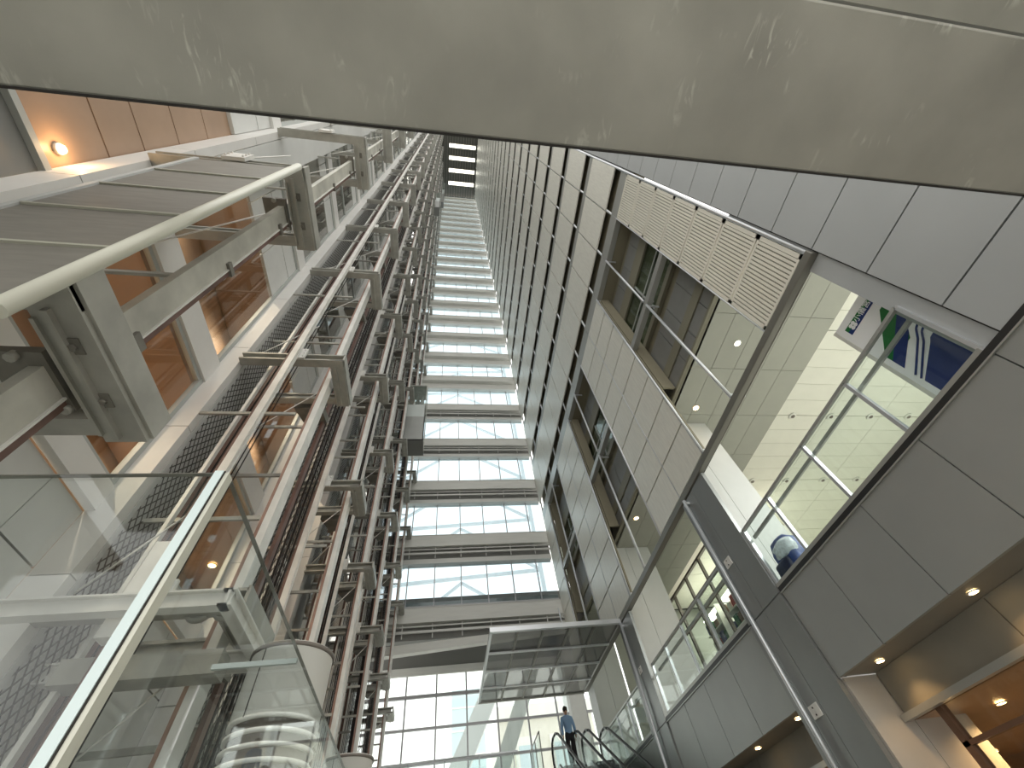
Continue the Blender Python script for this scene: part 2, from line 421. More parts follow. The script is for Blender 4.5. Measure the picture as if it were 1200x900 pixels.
# fascia band of the gallery, 1.96 .. 3.3
ff = struct(empty('wall_fascia', (6, 8, 2.6)))
ys = [-2.9, -1.6, -0.3, 0.6, 1.7, 2.97, 4.25, 5.51, 6.62]
for a, b in zip(ys, ys[1:]): B(5.97, 6.03, a + 0.008, b - 0.008, 1.96, 3.28).build('fascia_panel', 'fascia_panel', ff)
ys = [7.88, 9.15, 10.42, 11.69, 12.92]
for a, b in zip(ys, ys[1:]): B(5.97, 6.03, a + 0.008, b - 0.008, 1.96, 3.28).build('fascia_panel', 'fascia_panel', ff)
ys = [14.12, 15.4, 16.7, 18.0, 19.4]
for a, b in zip(ys, ys[1:]): B(5.97, 6.03, a + 0.008, b - 0.008, 1.96, 3.28).build('fascia_panel', 'fascia_panel', ff)
for a, b in ((-2.9, 6.62), (7.88, 12.92), (14.12, 19.4)):
    B(6.04, 6.12, a, b, 1.97, 3.30).build('backing', 'seam', ff)
    B(5.95, 6.10, a, b, 3.29, 3.37).build('sill_channel', 'rubber', ff)
    B(5.945, 5.97, a, b, 3.27, 3.29).build('sill_lip', 'steel_edge', ff)
# soffit and recessed wall under the fascia
sf = struct(empty('ceiling_soffit', (6.3, 8, 1.96)))
for a, b in ((-2.9, 6.58), (7.9, 12.92)):
    B(6.0, 6.62, a, b, 1.965, 2.02).build('soffit_board', 'recess_panel', sf)
    y = b
    while y > a:
        B(6.6, 6.68, max(a, y - 2.2) + 0.008, y - 0.008, 1.44, 1.96).build('recess_panel', 'recess_panel', sf); y -= 2.2
    B(6.69, 6.75, a, b, 1.4, 1.96).build('backing', 'seam', sf)
    B(6.50, 6.60, a, b, 1.36, 1.44).build('window_head', 'steel_edge', sf)
# side wall under the pillar (faces the camera)
sw = struct(empty('wall_side', (6.5, 6.6, 0)))
B(6.03, 6.70, 6.60, 6.66, -1.55, 1.955).build('wall_panel', 'side_panel', sw)
B(6.71, 7.6, 6.60, 6.66, -1.55, 1.38).build('wall_panel', 'side_panel', sw)
# brown lobby behind the lower window
lb = struct(empty('wall_lobby', (8, 4, 0)))
B(12.0, 12.1, -3, 12.9, -1.55, 1.44).build('lobby_wall', 'brown_wall', lb)
B(6.75, 12.0, -3, 12.9, 1.38, 1.44).build('lobby_ceiling', 'brown_wall', lb)
B(6.7, 12.0, 12.9, 13.0, -1.55, 1.44).build('lobby_wall', 'brown_wall', lb)
m = MB()
for y in (6.05, 3.9, 1.7, -0.5): m.box(6.62, 6.72, y - 0.05, y + 0.05, -1.5, 1.37)
m.box(6.62, 6.70, -2.9, 6.1, 0.95, 1.00)
m.build('window_frame', 'brown_dark', lb)
B(6.66, 6.67, -2.9, 6.05, -1.5, 1.37).build('window_pane', 'window_glass', lb)

# gallery behind the balustrades
gl = struct(empty('floor_gallery', (10, 8, 3.2)))
B(6.12, 17, -3, 19.4, 3.05, 3.28).build('gallery_floor', 'floor_stone', gl)
gc = struct(empty('ceiling_gallery', (10, 8, 8.9)))
xs = [6.52, 7.25, 7.94, 8.77, 9.43, 10.17]; yy_ = [1.5, 2.15, 3.8, 5.45, 7.1, 8.75, 10.4, 12.05, 13.7, 15.35, 17.0, 18.65, 20.2]
for a, b in zip(xs, xs[1:]):
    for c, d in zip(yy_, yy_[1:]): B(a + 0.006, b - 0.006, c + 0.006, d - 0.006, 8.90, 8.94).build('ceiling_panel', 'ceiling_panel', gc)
B(6.6, 17, 0.5, 20.2, 9.14, 9.2).build('ceiling_backing', 'seam', gc)
B(10.17, 10.2, 1.5, 8.4, 8.94, 9.08).build('ceiling_step', 'ceiling_panel', gc)
m = MB(); y = 1.2
rows = []
while y < 19:
    rows.append(y); y += 0.6
for i, y in enumerate(rows):
    for x in (10.2, 12.2, 14.2): m.box(x + 0.006, x + 1.994, y + (0.02 if i % 5 == 0 else 0.005), y + 0.595, 9.06, 9.10)
stuff(m.build('ceiling_tiles', 'ceiling_bright', gc))
B(16.5, 16.7, -3, 20, 3.2, 9.1).build('hall_wall', 'ceiling_bright', gc)
B(6.2, 16.6, -3.1, -3.0, 3.2, 9.1).build('hall_wall', 'ceiling_bright', gc)
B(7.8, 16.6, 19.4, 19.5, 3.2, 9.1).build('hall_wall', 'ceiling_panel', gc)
# white columns standing behind the pillars
wc = struct(empty('wall_column', (7, 7.4, 3.3)))
for yw, xe, nm in ((7.43, 7.85, 0), (13.73, 7.95, 1), (19.42, 7.7, 2)):
    B(6.31, 7.0, yw, yw + 0.9, 3.28, 8.89).build('column_panel', 'white_paint', wc)
    B(7.012, xe, yw, yw + 0.9, 3.28, 8.89).build('column_panel', 'white_paint', wc)
# grey pillars in the wall plane
for y0, y1 in ((6.64, 7.86), (12.94, 14.1)):
    p = struct(empty('wall_pillar', (6, y0, -1.5)))
    for a, b in ((y0, y0 + 0.60), (y0 + 0.61, y0 + 0.95), (y0 + 0.96, y1)):
        for za, zb in ((-1.55, 3.28), (3.30, 6.15)): B(5.93, 6.02, a, b, za, zb).build('pillar_panel', 'pillar_metal', p)
    B(6.03, 6.30, y0 + 0.78, y1 - 0.02, -1.55, 6.15).build('pillar_core', 'fascia_panel', p)

# ------------------------------------------------------------------ left wall
YN = [0.96, 3.89, 6.93, 9.91, 13.1, 16.35, 19.4]
wl = struct(empty('wall_left', (-3.6, 8, 0)))
EDG = [-2.0] + YN
LV = [(3.19, 3.49), (5.50, 5.98), (10.16, 10.62)]
while LV[-1][1] < TOP - 4: LV.append((LV[-1][0] + 3.78, LV[-1][1] + 3.78))
for i in range(len(EDG) - 1):
    y0, y1 = EDG[i] + 0.12, EDG[i + 1] - 0.0
    # grey wall panels low down
    for za, zb in ((-1.55, 0.6), (0.62, 2.55), (2.57, 3.17)):
        y = y1
        while y > y0:
            a = max(y0, y - 0.545 * (1 if zb > 3 else 2)); B(-3.64, -3.60, a + 0.006, y - 0.006, za, zb).build('wall_panel', 'panel_grey', wl) if i < 3 else None
            y = a
    B(-3.70, -3.65, y0, y1, -1.55, 3.2).build('backing', 'seam', wl)
    for za, zb in (LV if i else LV[2:]):
        if i > 3 and za > 60: break
        B(-3.60, -3.50, y0, y1, za, zb).build('transom', 'fin_paint', wl) if za < 30 else None
    if i < 4:
        # grey panels below the upper levels
        yy2 = [y0 + q * (y1 - y0) / 3 for q in range(4)]
        for c, d in zip(yy2, yy2[1:]):
            for za, zb in ((8.50, 9.51), (9.54, 10.15), (13.2, 13.93), (17.0, 17.7), (20.8, 21.5)): B(-3.62, -3.56, c + 0.01, d - 0.01, za, zb).build('wall_panel', 'panel_grey', wl)
    fr = MB()
    lv = [l for l in (LV if i else LV[2:]) if l[0] < (50 if i < 4 else 30)]
    for (a0, a1), (b0, b1) in zip(lv, lv[1:]):
        for zc in (a1, b0 - 0.07): fr.box(-3.60, -3.54, y0, y1, zc, zc + 0.07)
        fr.box(-3.60, -3.53, y1 - 0.07, y1, a1, b0)
        fr.box(-3.60, -3.53, y0, y0 + 0.07, a1, b0)
        if a1 > 10: fr.box(-3.60, -3.54, y0, y1, a1 + 1.1, a1 + 1.16); fr.box(-3.60, -3.54, (y0 + y1) / 2, (y0 + y1) / 2 + 0.06, a1, b0)
        else: fr.box(-3.60, -3.54, (y0 + y1) / 2, (y0 + y1) / 2 + 0.08, a1, b0)
    fr.build('window_frame', 'window_frame', wl)
    B(-3.58, -3.57, y0, y1, lv[0][1], lv[-1][0]).build('window_pane', 'window_glass', wl)
m = MB(); m.box(-3.72, -3.66, -2, 20.3, 46, TOP); m.build('upper_wall', 'inner_panel', wl)
for i in range(13): B(-5.3, -5.22, -3.0 + i * 1.8 + 0.01, -1.22 + i * 1.8, 3.2, 9.8).build('lobby_panel', 'brown_wall', wl)
for zc in (5.45, 9.6): B(-5.2, -3.66, -3, 20.3, zc, zc + 0.12).build('lobby_ceiling', 'brown_wall', wl)
B(-5.2, -3.66, -3, 20.3, 3.15, 3.25).build('lobby_floor', 'brown_wall', wl)
B(-5.4, -5.3, -3, 20.3, 9.8, 46).build('room_wall', 'inner_panel', wl)
for zc in [13.8 + 3.75 * j for j in range(8)]: B(-5.2, -3.66, -3, 20.3, zc, zc + 0.1).build('room_ceiling', 'panel_grey', wl)
for yf in YN:
    fn = struct(empty('wall_fin', (-3.4, yf, -1.5)))
    B(-3.30, -3.27, yf + 0.13, yf + 0.72, -1.55, TOP).build('side_panel', 'panel_grey', fn)
    z = -1.55
    while z < TOP - 1:
        z1 = min(z + 2.02, TOP)
        B(-3.60, -3.27, yf, yf + 0.12, z + 0.006, z1 - 0.006).build('fin_panel', 'fin_paint', fn) if z < 40 else None
        if z >= 40:
            B(-3.60, -3.27, yf, yf + 0.12, z, TOP).build('fin_panel', 'fin_paint', fn); break
        z = z1
# brown recessed panels high beside the nearest fin
bp = struct(empty('wall_recess', (-3.6, 0, 5)))
zz = [3.5, 4.6, 5.5, 6.13, 6.9, 7.7, 8.5]
for a, b in zip(zz, zz[1:]): B(-3.66, -3.62, -1.9, 0.97, a + 0.01, b - 0.01).build('wall_panel', 'brown_wall' if a > 4.5 else 'inner_panel', bp)
B(-3.62, -3.56, -1.9, 0.97, 4.56, 4.63).build('frame', 'window_frame', bp)
B(-3.64, -3.60, -1.9, 0.96, 8.52, 9.84).build('grey_panel', 'wall_panel', bp)

# ================================================================== THINGS
# overhead beam
BA = math.radians(-0.55)
t = thing('overhead_beam', (0, -0.22, 3.0), 'wide grey steel beam with pale blotchy marks crossing right overhead', 'beam')
def rot2(x, y): return (x * math.cos(BA) - y * math.sin(BA), x * math.sin(BA) + y * math.cos(BA) - 0.0)
def beam_prism(y0, y1, z0, z1, x0=-3.5, x1=5.85):
    pts = [rot2(x0, y0), rot2(x1, y0), rot2(x1, y1), rot2(x0, y1)]
    return MB().poly([(p[0], p[1], z0) for p in pts], (0, 0, z1 - z0))
beam_prism(-0.66, 0.207, 3.0, 3.55).build('beam_body', 'beam_steel', t, 0.015)
beam_prism(0.200, 0.214, 2.985, 3.10).build('drip_edge', 'seam', t)
t = thing('upper_girder', (0, -1.6, 3.4), 'pale girder in the top right corner, beyond the big overhead beam', 'beam')
beam_prism(-2.6, -0.75, 3.35, 3.8).build('girder_body', 'beam_steel', t)
beam_prism(-1.08, -1.04, 3.30, 3.35).build('girder_lip', 'lift_steel', t)

# lift towers
ords = ['nearest lift tower, its frames filling the left edge of the picture', 'second lift tower from the left edge, right of the pale wall fin', 'third lift tower, in the middle of the cluster', 'fourth lift tower, just behind the third', 'fifth lift tower counted from the left edge', 'sixth lift tower, with the hanging glass lift car beside it', 'farthest lift tower, standing next to the glazed floors']
NZ = 27
def channel(mb, a, b, wd, ht, th=0.02):
    # open channel, web below, seen from underneath
    a, b = Vector(a), Vector(b)
    mb.bar(a - Vector((0, 0, ht / 2)), b - Vector((0, 0, ht / 2)), wd, th)
    mb.bar(a + Vector((0, 0, ht / 2)), b + Vector((0, 0, ht / 2)), wd, th)
    mb.bar(a, b, th * 1.4, ht)
def bracket(zf, yf, tw, detail):
    m = MB()
    d = 0.74
    m.box(-3.27, -1.69, yf - 0.07, yf + 0.07, zf, zf + 0.03); m.box(-3.27, -1.69, yf - 0.07, yf + 0.07, zf + 0.15, zf + 0.18); m.box(-3.27, -1.75, yf + 0.02, yf + 0.05, zf + 0.03, zf + 0.15)
    m.box(-3.27, -1.90, yf + d - 0.02, yf + d + 0.10, zf, zf + 0.03); m.box(-3.27, -1.90, yf + d - 0.02, yf + d + 0.10, zf + 0.12, zf + 0.15); m.box(-3.27, -1.90, yf + d + 0.01, yf + d + 0.04, zf + 0.03, zf + 0.12)
    m.box(-1.90, -1.69, yf - 0.07, yf + d + 0.14, zf - 0.01, zf + 0.02)
    m.box(-1.70, -1.67, yf - 0.07, yf + d + 0.14, zf + 0.02, zf + 0.20)
    m.box(-1.90, -1.88, yf + 0.10, yf + d + 0.08, zf - 0.03, zf + 0.16)
    m.box(-1.83, -1.80, yf + 0.05, yf + d + 0.10, zf - 0.04, zf)
    f = m.build('bracket_frame', 'lift_steel', tw)
    c = MB().box(-2.52, -2.28, yf - 0.12, yf - 0.08, zf - 0.02, zf + 0.26)
    for dx in (-0.09, 0.09):
        for dz in (0.03, 0.12, 0.21): c.tube((-2.4 + dx, yf - 0.14, zf + dz), (-2.4 + dx, yf - 0.11, zf + dz), 0.012, 6)
    c.build('clamp_plate', 'rail_pale', f)
    if detail:
        B(-2.18, -1.93, yf + 0.28, yf + 0.64, zf - 0.03, zf + 0.02).build('slot_plate', 'lift_steel_dark', f)
        b = MB()
        for q in ((-1.79, yf + 0.25), (-1.79, yf + 0.58)):
            b.box(q[0] - 0.035, q[0] + 0.035, q[1] - 0.045, q[1] + 0.045, zf - 0.018, zf - 0.01); b.tube((q[0], q[1], zf - 0.035), (q[0], q[1], zf - 0.015), 0.018, 8)
            b.build('bolt', 'lift_steel_dark', f); b = MB()
        b = MB()
        for q in ((-2.05, yf + 0.30), (-1.96, yf + 0.62)):
            T((q[0], q[1], zf - 0.06), (q[0], q[1], zf - 0.02), 0.025, 8).build('slot_bolt', 'lift_steel', f)
    return f
for n, yf in enumerate(YN):
    tw = thing('lift_tower', (-2.4, yf, -1.5), ords[n], 'lift tower', 'open steel lift towers along the left wall')
    for k in range(NZ): bracket((2.0, 5.56, 9.65)[k] if n == 0 and k < 3 else 2.06 + 4.035 * k - (0.45 if n == 0 else 0), yf, tw, n == 0 and k < 3)
    # pale guide rail in front of the near arm, with its brown running edge
    g = MB().box(-2.455, -2.365, yf - 0.22, yf - 0.20, -1.5, TOP).box(-2.455, -2.365, yf - 0.15, yf - 0.13, -1.5, TOP).box(-2.42, -2.40, yf - 0.20, yf - 0.15, -1.5, TOP) if n else None
    if g:
        g.build('guide_rail', 'rail_pale', tw)
        B(-2.49, -2.458, yf - 0.21, yf - 0.14, -1.5, TOP).build('running_edge', 'rail_brown', tw)
    # rail inside the frame
    if n:
        g = MB().box(-2.03, -1.95, yf + 0.36, yf + 0.56, -1.5, TOP)
        g.build('car_rail', 'rail_pale', tw)
        B(-2.085, -2.04, yf + 0.40, yf + 0.46, -1.5, TOP).build('car_rail_edge', 'rail_red', tw)
    else:
        B(-2.02, -1.955, yf + 0.36, yf + 0.55, -1.5, TOP).build('car_rail', 'rail_stained', tw)
        B(-2.03, -1.94, yf + 0.55, yf + 0.562, -1.5, TOP).build('rail_flange', 'rail_pale', tw)
        B(-1.99, -1.955, yf + 0.562, yf + 0.61, -1.5, TOP).build('car_rail_edge', 'rail_brown', tw)
        for k in range(10): MB().box(-2.03, -1.93, yf + 0.50, yf + 0.62, 1.2 + k * 1.345, 1.26 + k * 1.345).build('rail_clip', 'lift_steel_dark', tw)
    # rails near the wall
    if n:
        B(-3.02, -2.94, yf + 0.42, yf + 0.56, -1.5, TOP).build('counterweight_rail', 'rail_brown', tw)
        B(-2.90, -2.86, yf + 0.16, yf + 0.22, -1.5, TOP).build('counterweight_rail', 'rail_pale', tw)
        B(-3.22, -3.215, yf + 0.13, yf + 0.72, -1.5, TOP).build('wire_screen', 'wire_screen', tw)
        B(-2.62, -2.56, yf + 0.04, yf + 0.12, -1.5, TOP).build('counterweight_rail', 'rail_brown', tw)
    r = MB()
    if n:
        for q in range(9): r.tube((-2.86 + q * 0.032, yf + 0.30 + (q % 3) * 0.04, -1.5), (-2.86 + q * 0.032, yf + 0.30 + (q % 3) * 0.04, TOP), 0.008, 5)
    if 0 < n < 6:
        for q in range(11): r.tube((-2.33 - (q % 3) * 0.03, yf + 1.75 + q * 0.062, -1.5), (-2.33 - (q % 3) * 0.03, yf + 1.75 + q * 0.062, TOP), 0.011, 5)
        B(-2.20, -2.15, yf + 1.20, yf + 1.30, -1.5, TOP).build('rear_rail', 'rail_brown', tw)
        B(-2.46, -2.455, yf + 2.0, yf + 2.72, -1.5, TOP).build('wire_screen', 'wire_screen', tw)
    if n: stuff(r.build('hoist_ropes', 'rope', tw))
    mA = MB(); sA = MB()
    for k in range(NZ):
        z0 = 2.06 + 4.035 * k
        ties = [(-1.35, -0.02), (1.2, 0.30), (-0.7, 0.78), (2.3, 0.78)] if n else [(1.9, 0.66)]
        for dz, yy in ties:
            m = mA if k > 5 else MB()
            m.box(-3.25, -2.05, yf + yy, yf + yy + 0.03, z0 + dz, z0 + dz + 0.05)
            if k <= 5: m.build('cross_tie', 'lift_steel', tw)
        for p, q in ((((-3.2, yf + 0.1, z0 + 0.3), (-2.45, yf + 0.1, z0 + 1.5))), ((-3.2, yf + 0.72, z0 - 1.2), (-2.1, yf + 0.5, z0 - 0.1))):
            if k > 5: sA.tube(p, q, 0.010, 5)
            else: T(p, q, 0.010, 6).build('diagonal_stay', 'rail_pale', tw)
    stuff(mA.build('cross_ties_above', 'lift_steel', tw)); stuff(sA.build('stays_above', 'rail_pale', tw))
    # rope guides: short dark hoods under the far arm
    for k in range(8 if n else 0):
        h = MB()
        z0 = 2.06 + 4.035 * k
        h.poly([(-2.6, yf + 0.9, z0 - 0.05), (-2.15, yf + 0.9, z0 - 0.05), (-2.10, yf + 1.25, z0 - 0.05), (-2.45, yf + 1.35, z0 - 0.05)], (0, 0, 0.15))
        h.build('rope_guide', 'lift_steel_dark', tw)
    if n == 6:
        pass

# lift machinery at the foot of the second tower: cross head with two sheaves
t = thing('lift_crosshead', (-2.1, 3.9, 1.75), 'lift crosshead frame carrying two spoked pulley wheels, behind the near glass', 'lift machinery')
m = MB(); channel(m, (-3.3, 3.45, 1.93), (-1.62, 3.45, 1.93), 0.10, 0.12, 0.015); channel(m, (-3.3, 4.35, 1.86), (-1.66, 4.35, 1.86), 0.10, 0.14, 0.015)
channel(m, (-1.64, 3.4, 1.93), (-1.64, 4.40, 1.93), 0.10, 0.12, 0.015)
m.build('frame', 'rail_pale', t)
B(-2.5, -2.35, 3.55, 3.68, 1.75, 2.55).build('buffer_post', 'rail_pale', t)
B(-2.9, -1.75, 3.95, 4.15, 1.62, 1.80).build('crosshead_beam', 'lift_steel', t)
for px in (-2.08, -1.86):
    w_ = MB(); c0 = Vector((px, 3.95, 2.15))
    R_ = 0.125; n_ = 28; kk0 = len(w_.v)
    for ry, rr in ((-0.03, R_), (0.03, R_), (0.03, R_ - 0.03), (-0.03, R_ - 0.03)):
        for i in range(n_):
            a_ = 2 * math.pi * i / n_; w_.v.append((c0.x + rr * math.cos(a_), c0.y + ry, c0.z + rr * math.sin(a_)))
    for q in range(4):
        for i in range(n_):
            j = (i + 1) % n_; q2 = (q + 1) % 4
            w_.f.append((q * n_ + i, q * n_ + j, q2 * n_ + j, q2 * n_ + i)); w_.sm.append(True)
    p = w_.build('pulley_wheel', 'lift_steel', t)
    sp = MB()
    for q in range(6):
        a_ = math.pi * q / 3; sp.bar(tuple(c0), (c0.x + 0.1 * math.cos(a_), c0.y, c0.z + 0.1 * math.sin(a_)), 0.022, 0.03, up=(0, 1, 0))
    sp.tube((c0.x, c0.y - 0.045, c0.z), (c0.x, c0.y + 0.045, c0.z), 0.03, 12)
    sp.build('spokes', 'rail_pale', p)
t['label'] = 'lift crosshead frame carrying two spoked pulley wheels, seen through the near glass'

# big screen sheet in front of the nearest tower
t = thing('sheet_screen', (-2.2, 0.88, 1.7), 'large grey fabric-like sheet screen with seams, hung on the nearest lift tower', 'screen')
zl = [1.66, 2.44, 3.16, 3.88, 4.61, 5.40]
for a, b in zip(zl, zl[1:]):
    B(-2.70, -1.72, 0.875, 0.89, a, b).build('sheet', 'awning', t)
for a in zl[1:-1]: B(-2.70, -1.72, 0.86, 0.892, a - 0.012, a + 0.012).build('seam_batten', 'awning_seam', t)
T((-1.69, 0.86, 1.66), (-1.69, 0.86, 5.44), 0.038, 18).build('edge_tube', 'post_cream', t)
B(-2.74, -2.69, 0.86, 0.90, 3.0, 5.42).build('edge_strip', 'white_paint', t)
B(-2.69, -1.72, 0.87, 0.90, 1.60, 1.66).build('hem_bar', 'lift_steel_dark', t)

# lift cars
def casing(cx, cy, r, ztop, label):
    t = thing('lift_casing', (cx, cy, -1.5), label, 'lift casing', 'round white casings at the foot of the lift towers')
    MB().lathe((cx, cy), [(r, 1.30), (r, ztop - 0.03), (r + 0.008, ztop - 0.03), (r + 0.008, ztop)], 56).build('shell', 'casing_white', t)
    MB().lathe((cx, cy), [(r + 0.010, ztop - 0.035), (r + 0.014, ztop - 0.035), (r + 0.014, ztop - 0.005), (r + 0.01, ztop - 0.005)], 56).build('top_band', 'casing_band', t)
    MB().lathe((cx, cy), [(r - 0.03, 0.75), (r - 0.03, 1.30)], 48).build('grille_core', 'casing_band', t)
    for q in range(6):
        zc = 0.86 + q * 0.085
        MB().lathe((cx, cy), [(r - 0.02, zc), (r + 0.004, zc), (r + 0.004, zc + 0.022), (r - 0.02, zc + 0.022)], 56).build('grille_ring', 'casing_white', t)
    MB().lathe((cx, cy), [(r, -1.5), (r, 0.82)], 48).build('base_shell', 'casing_white', t)
    a_ = math.radians(-118)
    T((cx + (r + 0.001) * math.cos(a_), cy + (r + 0.001) * math.sin(a_), 1.3), (cx + (r + 0.001) * math.cos(a_), cy + (r + 0.001) * math.sin(a_), ztop), 0.005, 6).build('joint', 'seam', t)
casing(-1.26, 4.22, 0.325, 1.80, 'round white casing with a striped grille, behind the near glass')
casing(-1.12, 7.2, 0.30, 1.80, 'small curved top of the white casing at the bottom edge, right of the large one')

def car(x0, x1, y0, y1, z0, zt, label, glassy):
    t = thing('lift_car', ((x0 + x1) / 2, (y0 + y1) / 2, z0), label, 'lift car', 'lift cars on the far towers')
    B(x0, x1, y0, y1, z0, z0 + 0.10).build('underside', 'soffit_dark', t)
    B(x0, x1, y0, y0 + 0.05, z0 + 0.02, z0 + (zt - z0) * 0.40).build('skirt', 'fascia_panel', t)
    B(x0, x1, y0, y0 + 0.04, z0 + (zt - z0) * 0.40, z0 + (zt - z0) * 0.62).build('lower_panel', 'sign_grey', t)
    B(x0, x1, y0 + 0.01, y0 + 0.03, z0 + (zt - z0) * 0.62, zt).build('glass_panel', 'rail_glass', t)
    B(x1 - 0.03, x1 - 0.01, y0, y1, z0 + (zt - z0) * 0.4, zt).build('glass_panel', 'rail_glass', t)
    m = MB()
    for x in (x0, x1 - 0.05):
        for y in (y0, y1 - 0.05): m.box(x, x + 0.05, y, y + 0.05, z0, zt)
    m.box(x0, x1, y0, y1, zt, zt + 0.08)
    m.build('frame', 'lift_steel', t)
    T(((x0 + x1) / 2, (y0 + y1) / 2, zt), ((x0 + x1) / 2, (y0 + y1) / 2, TOP), 0.02, 6).build('hoist_rope', 'rope', t)
car(-2.12, -1.06, 14.45, 15.5, 15.75, 20.5, 'glass lift car with pale lower panel, hanging beside the glazed floors', True)
car(-2.15, -1.25, 17.5, 18.6, 87.0, 108.0, 'small distant lift car near the top, the upper of the two', False)
car(-1.95, -1.25, 11.5, 12.5, 54.0, 63.0, 'small distant lift car high up, the lower of the two', False)

# near glass enclosure
t = thing('glass_balustrade', (-0.6, 0.95, -1.5), 'tall clear glass screen with a bright vertical edge in the lower left corner', 'glass screen')
B(-2.2, -0.634, 0.95, 0.962, -1.5, 0.9).build('glass_panel', 'near_glass', t)
B(-0.612, -0.60, 0.985, 4.2, -1.5, 0.9).build('glass_panel', 'near_glass', t)
B(-0.632, -0.6095, 0.940, 0.962, -1.5, 0.9).build('edge_strip', 'glass_edge', t)
B(-0.606, -0.596, 0.945, 0.975, -1.5, 0.897).build('corner_post', 'post_cream', t)
B(-0.6093, -0.6062, 0.942, 0.965, -1.5, 0.9).build('dark_joint', 'seam', t)
m = MB().box(-2.2, -0.61, 0.9495, 0.9625, 0.899, 0.9015).box(-0.6125, -0.5995, 0.96, 4.2, 0.899, 0.9015)
m.build('top_edge', 'post_steel', t)
B(-0.95, -0.612, 2.10, 2.115, 0.875, 0.895).build('brace_bar', 'sign_grey', t)

# gallery balustrades
def balustrade(y0, y1, posts, label):
    t = thing('balustrade', (5.98, (y0 + y1) / 2, 3.37), label, 'balustrade', 'glass balustrades along the gallery')
    for i, (a, b) in enumerate(zip(posts, posts[1:])):
        B(5.99, 6.0, a + 0.03, b - 0.03, 3.42, 4.5).build('glass_panel', 'rail_glass', t)
    for p in posts: B(5.97, 6.04, p - 0.025, p + 0.025, 3.37, 4.53).build('post', 'silver', t)
    B(5.97, 6.03, y0, y1, 4.51, 4.56).build('top_rail', 'steel_edge', t)
    B(6.14, 6.18, y0, y1, 4.36, 4.42).build('handrail', 'steel_edge', t)
    B(5.95, 6.05, y0, y1, 3.37, 3.43).build('base_channel', 'steel_edge', t)
balustrade(1.72, 6.62, [1.72, 2.97, 4.27, 5.57, 6.6], 'glass balustrade of the nearest gallery bay, in front of the tall sign')
balustrade(7.88, 12.75, [7.9, 9.15, 10.4, 11.6, 12.73], 'glass balustrade of the second bay, in front of the lit shop')
balustrade(14.12, 19.2, [14.14, 15.4, 16.7, 18.0, 19.18], 'glass balustrade of the farthest bay, beside the escalators')

# vertical pipes with hinge plates
for yp, lab, pl in ((7.6, 'long silver pipe running down the near grey pillar', (4.28, 1.72)), (13.66, 'silver pipe down the far grey pillar, beyond the canopy post', (4.6,))):
    t = thing('vertical_pipe', (5.86, yp, -1.5), lab, 'pipe', 'silver pipes on the grey pillars')
    T((5.85, yp, -1.5), (5.85, yp, 6.12), 0.042, 18).build('pipe', 'silver', t)
    B(5.83, 5.93, yp - 0.06, yp + 0.06, 5.98, 6.05).build('top_bracket', 'silver', t)
    for z in pl:
        p = B(5.915, 5.928, yp - 0.30, yp - 0.06, z, z + 0.17).build('hinge_plate', 'rail_pale', t)
        MB().tube((5.905, yp - 0.17, z + 0.04), (5.916, yp - 0.17, z + 0.04), 0.012, 8).tube((5.905, yp - 0.17, z + 0.13), (5.916, yp - 0.17, z + 0.13), 0.012, 8).build('screws', 'seam', p)

# hanging glass canopy
t = thing('glass_canopy', (3.8, 16.7, 6.2), 'hanging grid canopy of dim glass panels above the escalators', 'canopy')
MB().box(1.55, 5.9, 13.72, 13.84, 6.16, 6.30).build('front_rail', 'silver', t)
B(1.55, 5.9, 19.5, 19.6, 6.16, 6.26).build('rear_rail', 'steel_edge', t)
B(1.55, 1.63, 13.8, 19.5, 6.16, 6.28).build('side_rail', 'silver', t)
for i in range(1, 5): B(1.6 + i * 0.86 - 0.03, 1.6 + i * 0.86 + 0.03, 13.8, 19.5, 6.17, 6.27).build('rib', 'post_steel', t)
for j in range(1, 4): B(1.63, 5.86, 13.8 + j * 1.43 - 0.05, 13.8 + j * 1.43 + 0.05, 6.14, 6.18).build('cross_bar', 'silver', t)
for i in range(5):
    for j in range(4): B(1.6 + i * 0.86 + 0.04, 1.6 + (i + 1) * 0.86 - 0.04, 13.82 + j * 1.43, 13.82 + (j + 1) * 1.43 - 0.02, 6.20, 6.215).build('glass_panel', 'canopy_glass', t)
T((3.95, 13.85, 6.28), (5.75, 20.3, 10.0), 0.025).build('hanger_rod', 'silver', t)

# downlights
def downlight(x, y, z, label, group, warm=True, power=14, r=0.055):
    t = thing('downlight', (x, y, z), label, 'downlight', group)
    MB().lathe((x, y), [(r, z - 0.010), (r, z + 0.01)], 20).build('lamp', 'warm_lamp' if warm else 'shop_lamp', t)
    MB().lathe((x, y), [(r * 1.05, z - 0.008), (r * 1.3, z - 0.008), (r * 1.3, z + 0.004), (r * 1.05, z + 0.004)], 20).build('rim', 'lamp_rim', t)
    if power:
        l = bpy.data.lights.new('downlight_beam', 'SPOT'); l.energy = power; l.color = ((1, 0.84, 0.64) if x < 0 else (1, 0.62, 0.28)) if warm else (1, 0.93, 0.8); l.spot_size = math.radians(165 if power > 30 else 105); l.spot_blend = 0.7; l.shadow_soft_size = 0.04
        o = bpy.data.objects.new('downlight_beam', l); C.objects.link(o); o.parent = t; o.location = (0, 0, -0.03)
for (x, y), lab in zip(((6.30, 4.22), (6.32, 6.08), (6.26, 8.35), (6.26, 9.95), (6.30, 2.3)), ('warm downlight under the near fascia, the right one with the brightest glow on the wall', 'warm downlight under the near fascia, close to the corner below the pillar', 'warm downlight under the second bay fascia, the one nearer the pipe', 'warm downlight under the second bay fascia, at the bottom edge of the picture', 'warm downlight under the near fascia at the right edge')):
    downlight(x, y, 1.955, lab, 'warm downlights under the fascia', True, 16)
